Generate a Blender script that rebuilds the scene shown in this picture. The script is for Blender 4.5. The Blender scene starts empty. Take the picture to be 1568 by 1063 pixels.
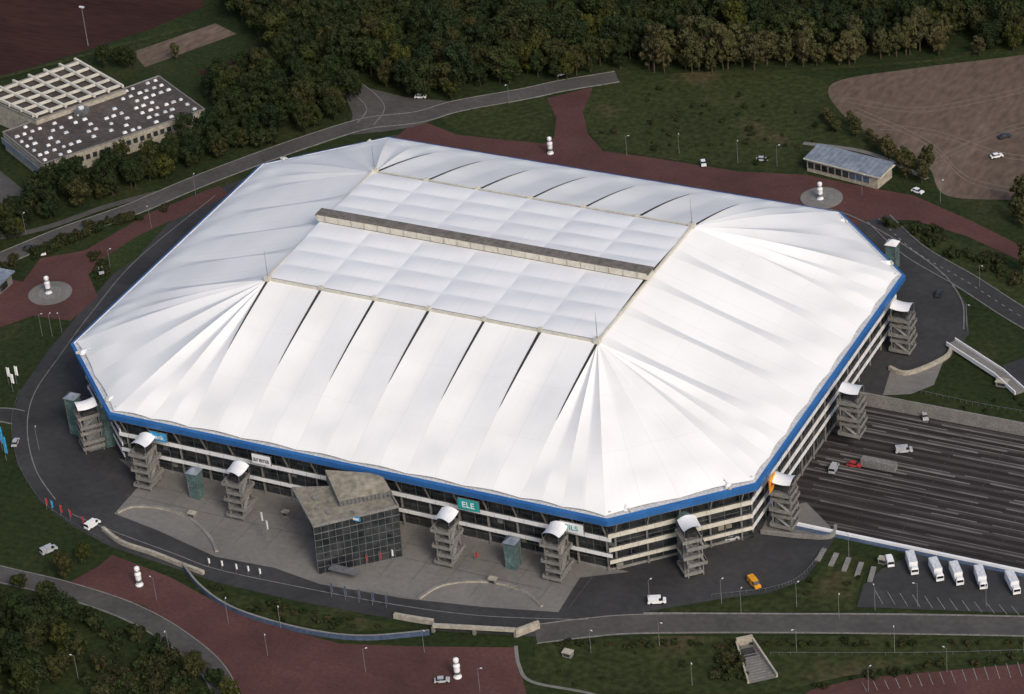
import bpy, math, random
from mathutils import Vector, Matrix
from mathutils.geometry import tessellate_polygon
random.seed(7)
R=random.random
def U(a,b): return a+(b-a)*random.random()
C=bpy.context.scene.collection
# ---------------------------------------------------------------- survey frame
CX,CY,CZ=410.3,-723.2,530.0
XH=Vector((.895,.1726,-.4116)).normalized(); YH=Vector((.4385,-.5114,.7390)); YH=(YH-XH*YH.dot(XH)).normalized(); ZH=XH.cross(YH)
F=4914.0
def P(u,v,z=0.0):
    d=Vector(((u-784)/F,(v-531.5)/F,1)); t=(z-CZ)/d.dot(ZH)
    return (CX+t*d.dot(XH),CY+t*d.dot(YH))
def W(x,y): return ('w',x,y)
def PP(pts,z=0.0): return [ (p[1],p[2]) if p[0]=='w' else P(p[0],p[1],z) for p in pts]
# ---------------------------------------------------------------- materials
def M(name,c1,c2=None,scale=.15,rough=.85,bump=0.,c3=None,spec=.3,fine=1.5,metal=0.,stretch=None,patch=0.,grain=.26):
    m=bpy.data.materials.new(name); m.use_nodes=True; nt=m.node_tree; N=nt.nodes; L=nt.links
    b=N['Principled BSDF']; b.inputs['Roughness'].default_value=rough; b.inputs['Specular IOR Level'].default_value=spec; b.inputs['Metallic'].default_value=metal
    if c2 is None: c2=tuple(x*.8 for x in c1)
    tc=N.new('ShaderNodeTexCoord'); mp=N.new('ShaderNodeMapping'); L.new(tc.outputs['Object'],mp.inputs[0])
    if stretch: mp.inputs['Scale'].default_value=stretch
    n1=N.new('ShaderNodeTexNoise'); n1.inputs['Scale'].default_value=scale; n1.inputs['Detail'].default_value=8; n1.inputs['Roughness'].default_value=.6
    n2=N.new('ShaderNodeTexNoise'); n2.inputs['Scale'].default_value=fine; n2.inputs['Detail'].default_value=5
    L.new(mp.outputs[0],n1.inputs['Vector']); L.new(mp.outputs[0],n2.inputs['Vector'])
    r=N.new('ShaderNodeValToRGB'); e=r.color_ramp.elements; e[0].position=.36; e[1].position=.66
    e[0].color=(*c1,1); e[1].color=(*c2,1)
    if c3: x=e.new(.56); x.color=(*c3,1)
    L.new(n1.outputs['Fac'],r.inputs[0])
    mr=N.new('ShaderNodeMapRange'); mr.inputs[1].default_value=.3; mr.inputs[2].default_value=.7; mr.inputs[3].default_value=1-grain; mr.inputs[4].default_value=1+grain
    L.new(n2.outputs['Fac'],mr.inputs[0])
    fac=mr.outputs[0]
    if patch:
        vo=N.new('ShaderNodeTexVoronoi'); vo.inputs['Scale'].default_value=.035; vo.distance='CHEBYCHEV'; L.new(mp.outputs[0],vo.inputs['Vector'])
        sp=N.new('ShaderNodeSeparateColor'); L.new(vo.outputs['Color'],sp.inputs[0])
        m2=N.new('ShaderNodeMapRange'); m2.inputs[3].default_value=1-patch; m2.inputs[4].default_value=1+patch; L.new(sp.outputs[0],m2.inputs[0])
        mu=N.new('ShaderNodeMath'); mu.operation='MULTIPLY'; L.new(fac,mu.inputs[0]); L.new(m2.outputs[0],mu.inputs[1]); fac=mu.outputs[0]
    mx=N.new('ShaderNodeVectorMath'); mx.operation='SCALE'; L.new(r.outputs[0],mx.inputs[0]); L.new(fac,mx.inputs['Scale'])
    L.new(mx.outputs[0],b.inputs['Base Color'])
    if bump:
        bp=N.new('ShaderNodeBump'); bp.inputs['Strength'].default_value=bump; bp.inputs['Distance'].default_value=.4
        L.new(n2.outputs['Fac'],bp.inputs['Height']); L.new(bp.outputs[0],b.inputs['Normal'])
    return m
def leafmat(name,cols,sc=.6):
    m=bpy.data.materials.new(name); m.use_nodes=True; nt=m.node_tree; N=nt.nodes; L=nt.links
    b=N['Principled BSDF']; b.inputs['Roughness'].default_value=.8; b.inputs['Specular IOR Level'].default_value=.08
    oi=N.new('ShaderNodeObjectInfo'); r=N.new('ShaderNodeValToRGB'); e=r.color_ramp.elements
    e[0].color=(*cols[0],1); e[1].color=(*cols[-1],1)
    for i,c in enumerate(cols[1:-1]):
        x=e.new((i+1)/(len(cols)-1)); x.color=(*c,1)
    L.new(oi.outputs['Random'],r.inputs[0])
    tc=N.new('ShaderNodeTexCoord'); n=N.new('ShaderNodeTexNoise'); n.inputs['Scale'].default_value=sc; n.inputs['Detail'].default_value=4
    L.new(tc.outputs['Object'],n.inputs['Vector'])
    mr=N.new('ShaderNodeMapRange'); mr.inputs[1].default_value=.3; mr.inputs[2].default_value=.7; mr.inputs[3].default_value=.55; mr.inputs[4].default_value=1.5
    L.new(n.outputs['Fac'],mr.inputs[0])
    mx=N.new('ShaderNodeVectorMath'); mx.operation='SCALE'; L.new(r.outputs[0],mx.inputs[0]); L.new(mr.outputs[0],mx.inputs['Scale'])
    L.new(mx.outputs[0],b.inputs['Base Color']); return m
m_grass=M('grass',(.017,.026,.009),(.038,.040,.017),.03,.95,.4,c3=(.023,.033,.011),spec=.1,fine=.6,grain=.35)
m_lawn=M('lawn',(.021,.036,.012),(.036,.046,.016),.04,.95,.3,spec=.1,fine=.8,grain=.3)
m_rough=M('rough_grass',(.026,.034,.012),(.062,.052,.027),.035,.95,.5,c3=(.032,.040,.014),spec=.1,fine=.5,grain=.4)
m_soil=M('ploughed_soil',(.034,.015,.013),(.048,.023,.019),.02,.95,.3,spec=.1,fine=.4,stretch=(.3,2,1))
m_asph=M('asphalt',(.033,.033,.035),(.050,.049,.050),.05,.9,spec=.2,fine=.5,patch=.08,grain=.15)
m_road=M('old_asphalt',(.062,.058,.055),(.088,.083,.078),.08,.9,spec=.2,fine=.6,grain=.15)
m_brick=M('red_paving',(.072,.033,.030),(.098,.047,.042),.05,.9,spec=.15,fine=.9,patch=.06,grain=.15)
m_conc=M('concrete_paving',(.145,.137,.127),(.19,.18,.167),.05,.9,spec=.2,fine=.7,patch=.05,grain=.10)
m_sand=M('sandy_ground',(.105,.078,.06),(.155,.118,.093),.025,.95,.2,c3=(.122,.09,.07),spec=.1,fine=.5,stretch=(1,.4,1))
m_track=M('wheel_track',(.15,.118,.095),(.175,.138,.11),.1,.95,spec=.1)
m_concw=M('concrete_wall',(.17,.163,.152),(.23,.22,.205),.3,.85,spec=.2,fine=2)
m_beige=M('beige_render',(.30,.27,.22),(.38,.345,.28),.3,.8,fine=1)
m_kerb=M('kerb_stone',(.15,.145,.138),(.21,.2,.19),.5,.85)
m_white=M('white_paint',(.70,.70,.71),(.78,.78,.78),.4,.55,fine=.3,grain=.05)
m_cream=M('cream_cladding',(.50,.475,.41),(.60,.57,.49),.3,.6,fine=1,grain=.12)
m_blue=M('blue_fascia',(.018,.095,.28),(.026,.125,.34),.12,.5,fine=1,spec=.4,grain=.12)
m_slate=M('slate_blue_wall',(.045,.07,.12),(.07,.10,.16),.3,.7,fine=1)
m_grey=M('grey_metal',(.13,.135,.14),(.2,.205,.21),.5,.5,metal=.3)
m_lgrey=M('light_gutter',(.5,.52,.55),(.6,.61,.63),.3,.6)
m_pole=M('galvanised_pole',(.16,.165,.17),(.2,.2,.2),.5,.6)
m_dark=M('dark_steel_and_shade',(.025,.025,.027),(.045,.045,.045),.5,.6)  # steel parts, and painted shade in openings, roof gaps and under canopies
m_teal=M('teal_glass',(.05,.10,.10),(.11,.18,.175),.35,.2,spec=.6,fine=1)
m_glass=M('window_glass',(.008,.010,.013),(.045,.05,.052),.22,.15,spec=.5,fine=.7)
m_roofbrown=M('felt_roof',(.055,.046,.042),(.085,.07,.062),.1,.9,fine=.6,patch=.15)
m_beamtop=M('ridge_beam_top',(.12,.108,.095),(.165,.148,.13),.2,.8,fine=.8)
m_tray=M('pitch_tray_floor',(.017,.014,.014),(.034,.028,.027),.05,.85,fine=.25,stretch=(.12,2,1))
m_rail=M('tray_rail',(.030,.026,.026),(.070,.063,.061),.06,.7,fine=.3,stretch=(.4,1,1))
m_rail2=M('tray_rail_light',(.09,.085,.085),(.20,.19,.19),.06,.7,fine=.3,stretch=(.4,1,1))
m_bluegrey=M('bluegrey_roof',(.15,.18,.225),(.21,.24,.28),.1,.5,fine=.5)
m_red=M('red_paint',(.40,.03,.03)); m_yellow=M('yellow_paint',(.7,.30,.02)); m_black=M('rubber',(.015,.015,.015))
m_cyan=M('cyan_sign',(.03,.30,.58)); m_signteal=M('teal_sign',(.02,.33,.33)); m_line=M('road_marking',(.26,.26,.25),(.38,.38,.37),.8)
m_darkcar=M('dark_car_paint',(.03,.032,.036),rough=.3,spec=.6); m_silver=M('silver_car_paint',(.4,.41,.43),rough=.3,spec=.6)
m_tan=M('tan_roof_screed',(.18,.165,.13),(.25,.225,.18),.15,.9,fine=.6)
m_joint=M('paving_joint',(.10,.095,.09),(.12,.115,.11),.3,.9)
m_bark=M('bark',(.05,.038,.028),(.08,.06,.045),1.5)
m_leaf=leafmat('foliage',[(.015,.024,.010),(.020,.031,.011),(.028,.039,.013),(.019,.030,.013),(.035,.040,.014),(.016,.028,.011),(.026,.035,.012),(.044,.042,.016),(.018,.028,.011),(.070,.070,.014)])
m_shrub=leafmat('shrub_foliage',[(.018,.029,.011),(.032,.039,.014),(.046,.042,.020),(.023,.034,.012)])
m_autumn=leafmat('autumn_foliage',[(.052,.055,.022),(.072,.063,.028),(.044,.050,.020),(.058,.052,.026)])
# ---------------------------------------------------------------- mesh builder
class MB:
    def __init__(s): s.v=[];s.f=[];s.m=[];s.mats=[]
    def mi(s,m):
        if m not in s.mats: s.mats.append(m)
        return s.mats.index(m)
    def add(s,vs,fs,m):
        o=len(s.v); s.v+= [tuple(x) for x in vs]; i=s.mi(m)
        for f in fs: s.f.append(tuple(o+k for k in f)); s.m.append(i)
    def box(s,c,sz,m,rot=0.,top=1.):
        ca,sa=math.cos(rot),math.sin(rot); vs=[]
        for k in (0,1):
            t=top if k else 1
            for a,b in ((-1,-1),(1,-1),(1,1),(-1,1)):
                x=a*sz[0]/2*t;y=b*sz[1]/2*t
                vs.append((c[0]+x*ca-y*sa,c[1]+x*sa+y*ca,c[2]+(k-.5)*sz[2]))
        s.add(vs,[(3,2,1,0),(4,5,6,7),(0,1,5,4),(1,2,6,5),(2,3,7,6),(3,0,4,7)],m)
    def prism(s,poly,z0,z1,m,mt=None,top=True):
        n=len(poly)
        a=sum(poly[i][0]*poly[(i+1)%n][1]-poly[(i+1)%n][0]*poly[i][1] for i in range(n))
        if a<0: poly=poly[::-1]
        vs=[(x,y,z0) for x,y in poly]+[(x,y,z1) for x,y in poly]
        s.add(vs,[(i,(i+1)%n,n+(i+1)%n,n+i) for i in range(n)],m)
        if top:
            t=tessellate_polygon([[Vector((x,y,0)) for x,y in poly]])
            fs=[]
            for q in t:
                A,B,D=[poly[i] for i in q]
                cr=(B[0]-A[0])*(D[1]-A[1])-(B[1]-A[1])*(D[0]-A[0])
                fs.append(q if cr>0 else q[::-1])
            s.add([(x,y,z1) for x,y in poly],fs,mt or m)
    def beam(s,p,q,w,h,m):
        p=Vector(p);q=Vector(q);d=(q-p)
        if d.length<1e-4: return
        d.normalize(); up=Vector((0,0,1)) if abs(d.z)<.95 else Vector((1,0,0))
        a=d.cross(up).normalized()*w/2; b=a.cross(d).normalized()*h/2
        vs=[p-a-b,p+a-b,p+a+b,p-a+b,q-a-b,q+a-b,q+a+b,q-a+b]
        s.add(vs,[(0,1,2,3),(7,6,5,4),(0,4,5,1),(1,5,6,2),(2,6,7,3),(3,7,4,0)],m)
    def lathe(s,c,prof,m,n=14):
        vs=[];fs=[]
        for r,z in prof:
            for i in range(n):
                a=2*math.pi*i/n; vs.append((c[0]+r*math.cos(a),c[1]+r*math.sin(a),c[2]+z))
        for j in range(len(prof)-1):
            for i in range(n): fs.append((j*n+i,j*n+(i+1)%n,(j+1)*n+(i+1)%n,(j+1)*n+i))
        fs.append(tuple((len(prof)-1)*n+i for i in range(n)))
        s.add(vs,fs,m)
    def mesh(s,name,smooth=False):
        me=bpy.data.meshes.new(name); me.from_pydata(s.v,[],s.f)
        for m in s.mats: me.materials.append(m)
        me.polygons.foreach_set('material_index',s.m)
        if smooth: me.polygons.foreach_set('use_smooth',[True]*len(s.f))
        me.update(); return me
    def obj(s,name,parent=None,smooth=False):
        o=bpy.data.objects.new(name,s.mesh(name,smooth)); C.objects.link(o)
        if parent: o.parent=parent
        return o
def empty(name):
    o=bpy.data.objects.new(name,None); C.objects.link(o); return o
def cr(pts,closed=False,k=8):
    n=len(pts);out=[]
    rng=range(n) if closed else range(n-1)
    for i in rng:
        g=lambda j: Vector(pts[j%n]) if closed else Vector(pts[max(0,min(n-1,j))])
        a,b,c,d=g(i-1),g(i),g(i+1),g(i+2)
        for t in range(k):
            t/=k; out.append(tuple(.5*((2*b)+(c-a)*t+(2*a-5*b+4*c-d)*t*t+(3*b-a-3*c+d)*t**3)))
    if not closed: out.append(tuple(pts[-1]))
    return out
lay=[0]
def nz(z): lay[0]+=1; return z+lay[0]*.0042
def sheet(name,pts,z,m,smooth=False,zc=0.):
    z=nz(z)
    w=PP(pts,zc)
    if smooth: w=cr(w,True,6)
    b=MB()
    t=tessellate_polygon([[Vector((x,y,0)) for x,y in w]]); fs=[]
    for q in t:
        A,B,D=[w[i] for i in q]
        c=(B[0]-A[0])*(D[1]-A[1])-(B[1]-A[1])*(D[0]-A[0]); fs.append(q if c>0 else q[::-1])
    b.add([(x,y,z) for x,y in w],fs,m); return b.obj(name)
def offs(path,o):
    out=[]
    for i,p in enumerate(path):
        a=Vector(path[max(0,i-1)]);c=Vector(path[min(len(path)-1,i+1)]); d=(c-a).normalized()
        out.append((p[0]-d.y*o,p[1]+d.x*o))
    return out
def strip(name,pts,width,z,m,kerb=True,dash=False,km=None):
    z=nz(z)
    path=cr(PP(pts),False,8); l=offs(path,width/2); r=offs(path,-width/2); n=len(path); b=MB()
    b.add([(x,y,z) for x,y in r]+[(x,y,z) for x,y in l],[(i,i+1,n+i+1,n+i) for i in range(n-1)],m)
    if kerb:
        for e,s in ((l,1),(r,-1)):
            e2=offs(e,.3*s)
            for i in range(n-1):
                q=[e[i],e[i+1],e2[i+1],e2[i]]
                b.prism(q,0,z+.12,km or m_kerb)
    if dash:
        for i in range(n-1):
            A=Vector(path[i]);B=Vector(path[i+1]);L=(B-A).length
            k=int(L//9)+1
            for j in range(k):
                p=A+(B-A)*((j+.2)/k); q=A+(B-A)*((j+.6)/k); d=(B-A).normalized(); nn=Vector((-d.y,d.x))*.08
                b.add([(*(p-nn),z+.012),(*(q-nn),z+.012),(*(q+nn),z+.012),(*(p+nn),z+.012)],[(0,1,2,3)],m_line)
    return b.obj(name)
def wall(name,pts,th,h,m,z0=0.,smooth=True,cap=None):
    path=PP(pts); path=cr(path,False,6) if smooth else path
    b=MB(); l=offs(path,th/2); r=offs(path,-th/2)
    for i in range(len(path)-1):
        b.prism([r[i],r[i+1],l[i+1],l[i]],z0,z0+h,m,cap)
    return b.obj(name)
# ---------------------------------------------------------------- ground with sunken pitch tray
HX0,HX1,HY0,HY1,HZ=108.,290.,-46.7,21.4,-4.
b=MB()
for x0,x1,y0,y1 in ((-6000,6000,-6000,HY0),(-6000,6000,HY1,9000),(-6000,HX0,HY0,HY1),(HX1,6000,HY0,HY1)):
    b.add([(x0,y0,0),(x1,y0,0),(x1,y1,0),(x0,y1,0)],[(0,1,2,3)],m_grass)
b.obj('ground')
b=MB()
b.add([(HX0,HY0,HZ),(HX1,HY0,HZ),(HX1,HY1,HZ),(HX0,HY1,HZ)],[(0,1,2,3)],m_tray)
y=HY0+1.6
while y<HY1-1.5:
    b.box(((HX0+HX1)/2,y,HZ+.14),(HX1-HX0-3,1.1,.28),m_rail)
    for side_ in (-.62,.62):
        x=HX0+U(0,12)
        while x<HX1-6:
            L=min(U(8,60),HX1-2-x)
            b.box((x+L/2,y+side_,HZ+.2),(L,U(.10,.26),.4),m_rail2 if R()<.7 else m_rail); x+=L+U(1,14)
    y+=3.4
for x in range(118,290,14): b.box((x,(HY0+HY1)/2,HZ+.03),(.3,HY1-HY0-2,.06),m_dark)
b.prism([(HX0-.1,HY1),(HX1,HY1),(HX1,HY1+.5),(HX0-.1,HY1+.5)],HZ,.5,m_concw)
b.prism([(HX0+8,HY0-.8),(HX1,HY0-.8),(HX1,HY0),(HX0+8,HY0)],HZ,1.0,m_white)
b.prism([(HX0+8,HY0-2.2),(HX1,HY0-2.2),(HX1,HY0-.81),(HX0+8,HY0-.81)],0,.25,m_slate)
b.prism([(HX0-.5,HY0),(HX0,HY0),(HX0,HY1),(HX0-.5,HY1)],HZ,0,m_dark)
b.obj('sunken_pitch_tray')
# ---------------------------------------------------------------- ground sheets
Z=.02
sheet('ploughed_field',[(-250,-150),(290,-150),(312,10),(230,45),(130,78),(0,118),(-200,170)],Z,m_soil)
sheet('allotment_path',[(203,80),(330,36),(362,52),(222,103)],Z,m_sand)
sheet('allotment_soil',[(300,110),(400,80),(440,115),(360,140)],Z,m_soil)
sheet('hill_grass',[(905,140),(980,118),(1150,108),(1262,125),(1280,170),(1340,215),(1300,240),(1230,232),(1200,262),(1000,240),(915,215),(895,180)],Z,m_rough,True)
sheet('dirt_ground',[(1275,128),(1400,105),(1568,84),(1700,60),(1700,330),(1568,308),(1450,300),(1420,255),(1350,215),(1290,175)],Z,m_sand,True)
for tr in ([(1300,150),(1400,165),(1500,150),(1620,120)],[(1330,190),(1430,200),(1540,235),(1640,240)],[(1420,250),(1480,220),(1560,190),(1640,180)],[(1310,165),(1420,215),(1480,270),(1560,290)]):
    for dv in (0,7): strip('wheel_track',[(u,v+dv) for u,v in tr],.45,Z,m_track,False)
sheet('far_meadow',[(560,-200),(1050,-200),(930,14),(760,20),(600,10)],Z,m_lawn)
apr=[(345,285),(250,345),(180,412),(120,482),(72,540),(30,600),(16,650),(26,710),(60,768),(110,806),(170,838),(260,868),(330,892),(450,920),(600,948),(720,968),(850,978),(985,972),(985,938),(1100,918),(1180,908),(1232,888),(1266,845),(1280,822),W(HX0-.2,HY0),W(HX0-.2,HY1),(1352,606),(1400,590),(1452,552),(1484,512),(1480,465),(1448,420),(1400,375),(1330,325),(1200,300),(900,250),(640,200),(470,235)]
sheet('ring_road_apron',apr,Z,m_asph)
sheet('paved_forecourt',[(640,183),(700,207),(850,222),(1000,242),(1130,263),(1235,268),(1300,282),(1400,300),(1490,340),(1640,415),(1640,440),(1568,402),(1480,362),(1400,338),(1330,336),(1300,350),(1100,330),(700,260),(600,215)],Z,m_brick)
sheet('paved_path',[(832,152),(908,134),(893,172),(900,205),(935,245),(800,240),(848,212),(852,180)],Z,m_brick)
sheet('lawn',[(672,182),(750,160),(836,148),(848,172),(838,212),(780,216),(710,205)],Z,m_rough)
sheet('paved_forecourt',[(-60,425),(0,424),(35,432),(62,396),(130,384),(232,325),(335,285),(352,298),(250,345),(170,398),(135,420),(150,455),(108,492),(50,484),(0,502),(-60,520)],Z,m_brick)
sheet('paved_forecourt',[(172,850),(262,885),(330,922),(430,962),(520,986),(620,990),(788,992),(806,1063),(870,1140),(400,1140),(362,1045),(300,978),(220,928),(105,893),(150,868)],Z,m_brick)
sheet('junction',[(528,140),(560,135),(625,150),(690,158),(660,186),(600,200),(520,206),(540,180)],Z,m_road,True)
sheet('concrete_plaza',[(175,787),(240,812),(330,853),(420,870),(490,895),(620,917),(740,930),(855,938),(888,885),W(84,-83),W(-84,-83),(222,735)],Z,m_conc)
sheet('concrete_plaza',[(1165,815),(1270,822),(1272,808),(1235,770),(1180,780)],Z,m_conc)
sheet('concrete_plaza',[(1364,566),(1392,574),(1446,550),(1430,590),(1395,604),(1352,606)],Z,m_conc)
sheet('parking_area',[(1312,930),(1322,896),(1350,872),(1400,848),(1700,905),(1700,945)],Z,m_asph)
sheet('parking_area',[(1536,560),(1700,500),(1700,620),(1545,596)],Z,m_asph)
sheet('parking_area',[(1180,1100),(1240,1058),(1310,1040),(1700,1005),(1700,1140)],Z,m_brick)
sheet('parking_area',[(-100,262),(0,262),(45,298),(0,318),(-100,330)],Z,m_road)
sheet('verge',[(300,898),(340,905),(450,930),(600,955),(640,962),(560,968),(480,962),(400,945),(345,922)],Z,m_rough)
sheet('verge',[(150,402),(205,365),(262,338),(240,362),(205,400),(165,425),(145,420)],Z,m_lawn)
sheet('verge',[(1320,338),(1400,345),(1500,385),(1640,460),(1640,505),(1568,470),(1480,418),(1400,372)],Z,m_rough)
sheet('verge',[(1042,936),(1110,922),(1190,912),(1240,892),(1275,845),(1330,858),(1318,895),(1308,936),(1180,938)],Z,m_rough)
sheet('verge',[(820,985),(1000,975),(1400,975),(1700,985),(1700,998),(1300,1035),(1180,1062),(860,1062),(815,1030)],Z,m_rough)
strip('road',[(-120,445),(0,398),(100,357),(200,322),(300,280),(400,242),(480,214),(560,190),(640,180),(700,163),(800,145),(860,132),(945,118)],8,Z,m_road)
strip('footpath',[(-60,375),(60,352),(160,318),(240,296)],3,Z,m_road,False)
strip('road',[(560,190),(575,165),(545,135),(500,110)],6,Z,m_road)
strip('footpath',[(945,118),(1100,116),(1300,103),(1470,88),(1500,60),(1568,48)],2,Z,m_rough,False)
strip('road',[(-120,850),(0,880),(100,904),(200,938),(280,985),(335,1040),(365,1130)],6.5,Z,m_road)
strip('road',[(-60,640),(0,636),(28,640)],7,Z,m_asph)
strip('road',[(820,972),(900,962),(985,956),(1200,955),(1400,957),(1568,960),(1750,966)],8,Z,m_road,True,False)
strip('road',[(1345,335),(1400,385),(1480,432),(1568,488),(1700,560)],8,Z,m_asph,True,True)
strip('footpath',[(790,990),(795,1020),(815,1045),(900,1062),(1000,1090)],1.0,Z,m_conc,False)
strip('footpath',[(300,42),(200,66),(120,88),(-60,135)],2.5,Z,m_rough,False)
strip('footpath',[(1230,220),(1330,235),(1420,275)],2,Z,m_conc,False)
strip('kerb_line',[(1200,312),(1300,330),(1420,400),(1470,455),(1476,505)],.4,Z,m_kerb,False)
strip('kerb_line',[(110,788),(175,815),(270,850),(330,872),(450,898),(600,926),(740,944),(900,950)],.3,Z,m_kerb,False)
strip('kerb_line',[(330,300),(210,398),(140,480),(92,545),(52,605),(42,660),(55,720),(85,766)],.3,Z,m_kerb,False)
b=MB()
for k in range(14):
    A=P(1340+k*19,905+k*2.2);B_=P(1352+k*19,926+k*1.6); b.beam((*A,.26),(*B_,.26),.11,.02,m_line)
for k in range(16):
    A=P(1320+k*17,1046-k*2.2);B_=P(1327+k*17,1060-k*1.6); b.beam((*A,.27),(*B_,.27),.11,.02,m_line)
b.obj('parking_markings')
# paving joints on the plaza
b=MB()
for k in range(-7,9):
    x=k*9.4
    b.beam((x,-86.5,.235),(x+U(-.2,.2),-103-(6 if -5<k<6 else 0),.235),.12,.012,m_joint)
for yy in (-92,-98.5): b.beam((-72,yy,.232),(66,yy,.232),.12,.012,m_joint)
b.obj('paving_joints')
# round plazas with advertising columns
def disc(u,v,r):
    x,y=P(u,v); b=MB(); b.lathe((x,y,0),[(r,0),(r,.36),(r-.5,.40),(.02,.40)],m_conc,40)
    b.lathe((x,y,.39),[(r*.55,0),(r*.55,.08),(.02,.08)],m_kerb,32); b.obj('round_plaza')
disc(77,450,7.2); disc(1258,304,7)
def adcol(u,v,h=6.5):
    x,y=P(u,v); b=MB(); b.lathe((x,y,.2),[(1.1,0),(1.15,.3),(.85,.5),(.85,h*.55),(1.0,h*.6),(.7,h*.72),(.45,h*.78),(.8,h*.84),(.75,h*.95),(.3,h),(.02,h)],m_white,16)
    b.lathe((x,y,.2),[(.88,h*.2),(.88,h*.32),(.85,h*.33)],m_grey,16)
    b.lathe((x,y,.2),[(.72,h*.74),(.62,h*.76),(.5,h*.77)],m_grey,16)
    b.obj('advertising_column')
for p in ((75,450),(1256,306),(843,236),(214,897),(701,1038)): adcol(*p)
# kerb arcs, retaining walls
wall('curved_bench_wall',[(180,786),(205,777),(250,780),(290,795),(320,822),(332,846)],.9,.7,m_beige,cap=m_concw)
wall('curved_bench_wall',[(642,918),(670,900),(710,892),(760,894),(800,906),(830,930)],.9,.7,m_beige,cap=m_concw)
wall('retaining_wall',[(158,812),(188,834),(235,850),(280,868),(312,880)],1.0,1.3,m_beige)
wall('retaining_wall',[(604,946),(632,951),(664,956)],1.2,1.5,m_beige)
wall('retaining_wall',[(280,868),(305,900),(345,930),(400,952),(480,972),(560,980),(658,972)],.6,1.6,m_slate,cap=m_concw)
wall('retaining_wall',[(1362,566),(1392,574),(1448,550),(1457,530)],1.0,1.3,m_beige)
wall('retaining_wall',[(1165,817),(1230,824),(1272,824),(1280,808)],.8,1.2,m_concw)
wall('kerb_wall',[(985,940),(1200,941),(1400,942),(1700,948)],.5,.35,m_kerb)
b=MB()
x0,y0=P(664,968);x1,y1=P(790,975)
b.beam((x0,y0,2.3),(x1,y1,2.3),1.2,.8,m_beige)
b.beam((x0,y0+.8,1),(x1,y1+.8,1),.4,2.2,m_dark)  # dark panel paints the shade inside the tunnel opening
for t in (0,.5,1): b.box((x0+(x1-x0)*t,y0+(y1-y0)*t,.95),(.8,.8,1.9),m_concw)
b.beam((x1,y1,1.2),(*P(826,962),1.2),1.0,2.4,m_beige)
b.obj('road_underpass')
# footbridge ramp right
b=MB(); a=P(1456,530);c=P(1530,578);e=P(1562,604)
b.beam((*a,1.2),(*c,1.2),3.2,.4,m_conc); b.beam((*c,1.2),(*e,.5),3.2,.4,m_conc)
for o in (-1.7,1.7):
    q=offs([a,c,e],o); b.beam((*q[0],1.6),(*q[1],1.6),.3,1.4,m_white); b.beam((*q[1],1.6),(*q[2],1.0),.3,1.3,m_white)
b.obj('footbridge')
# pedestrian underpass stairs
b=MB(); q=[P(1128,990),P(1153,985),P(1190,1038),P(1146,1048)]
b.prism(q,0,.3,m_conc)
b.beam((*q[0],1),(*q[3],.5),.5,1.8,m_beige); b.beam((*q[1],1),(*q[2],.5),.5,1.8,m_beige)
b.beam((*q[0],1.4),(*q[1],1.4),.8,2.6,m_beige)
qq=[P(1134,996),P(1153,992),P(1160,1006),P(1140,1010)]; b.prism(qq,.1,.36,m_dark)  # dark slab on flat ground paints the shaded stair mouth
for i in range(10):
    t=.3+i*.07
    A=Vector(q[0]).lerp(Vector(q[3]),t);B=Vector(q[1]).lerp(Vector(q[2]),t); b.beam((*A,.37),(*B,.37),.3,.16,m_kerb)
b.obj('underpass_stairs')
# ---------------------------------------------------------------- STADIUM
arena=empty('stadium')
IX,IY,OX,OY,KX,KY=54.5,34.,113.,88.,80.8,58.4
ZI,ZE=40.,20.3
nodes=[]
fx=[-IX+2*IX/6*k for k in range(7)]; sy=[-IY+2*IY/4*k for k in range(5)]
nodes+=[((x,-IY),(x,-OY),'f') for x in fx]
nodes+=[((IX,-IY),o,'c') for o in ((67.6,-OY),(KX,-OY),((KX+OX)/2,-(KY+OY)/2),(OX,-KY),(OX,-46.2))]
nodes+=[((IX,y),(OX,y),'s') for y in sy]
nodes+=[((IX,IY),o,'c') for o in ((OX,46.2),(OX,KY),((KX+OX)/2,(KY+OY)/2),(KX,OY),(67.6,OY))]
nodes+=[((x,IY),(x,OY),'f') for x in fx[::-1]]
nodes+=[((-IX,IY),o,'c') for o in ((-67.6,OY),(-KX,OY),(-(KX+OX)/2,(KY+OY)/2),(-OX,KY),(-OX,46.2))]
nodes+=[((-IX,y),(-OX,y),'s') for y in sy[::-1]]
nodes+=[((-IX,-IY),o,'c') for o in ((-OX,-46.2),(-OX,-KY),(-(KX+OX)/2,-(KY+OY)/2),(-KX,-OY),(-67.6,-OY))]
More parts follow.
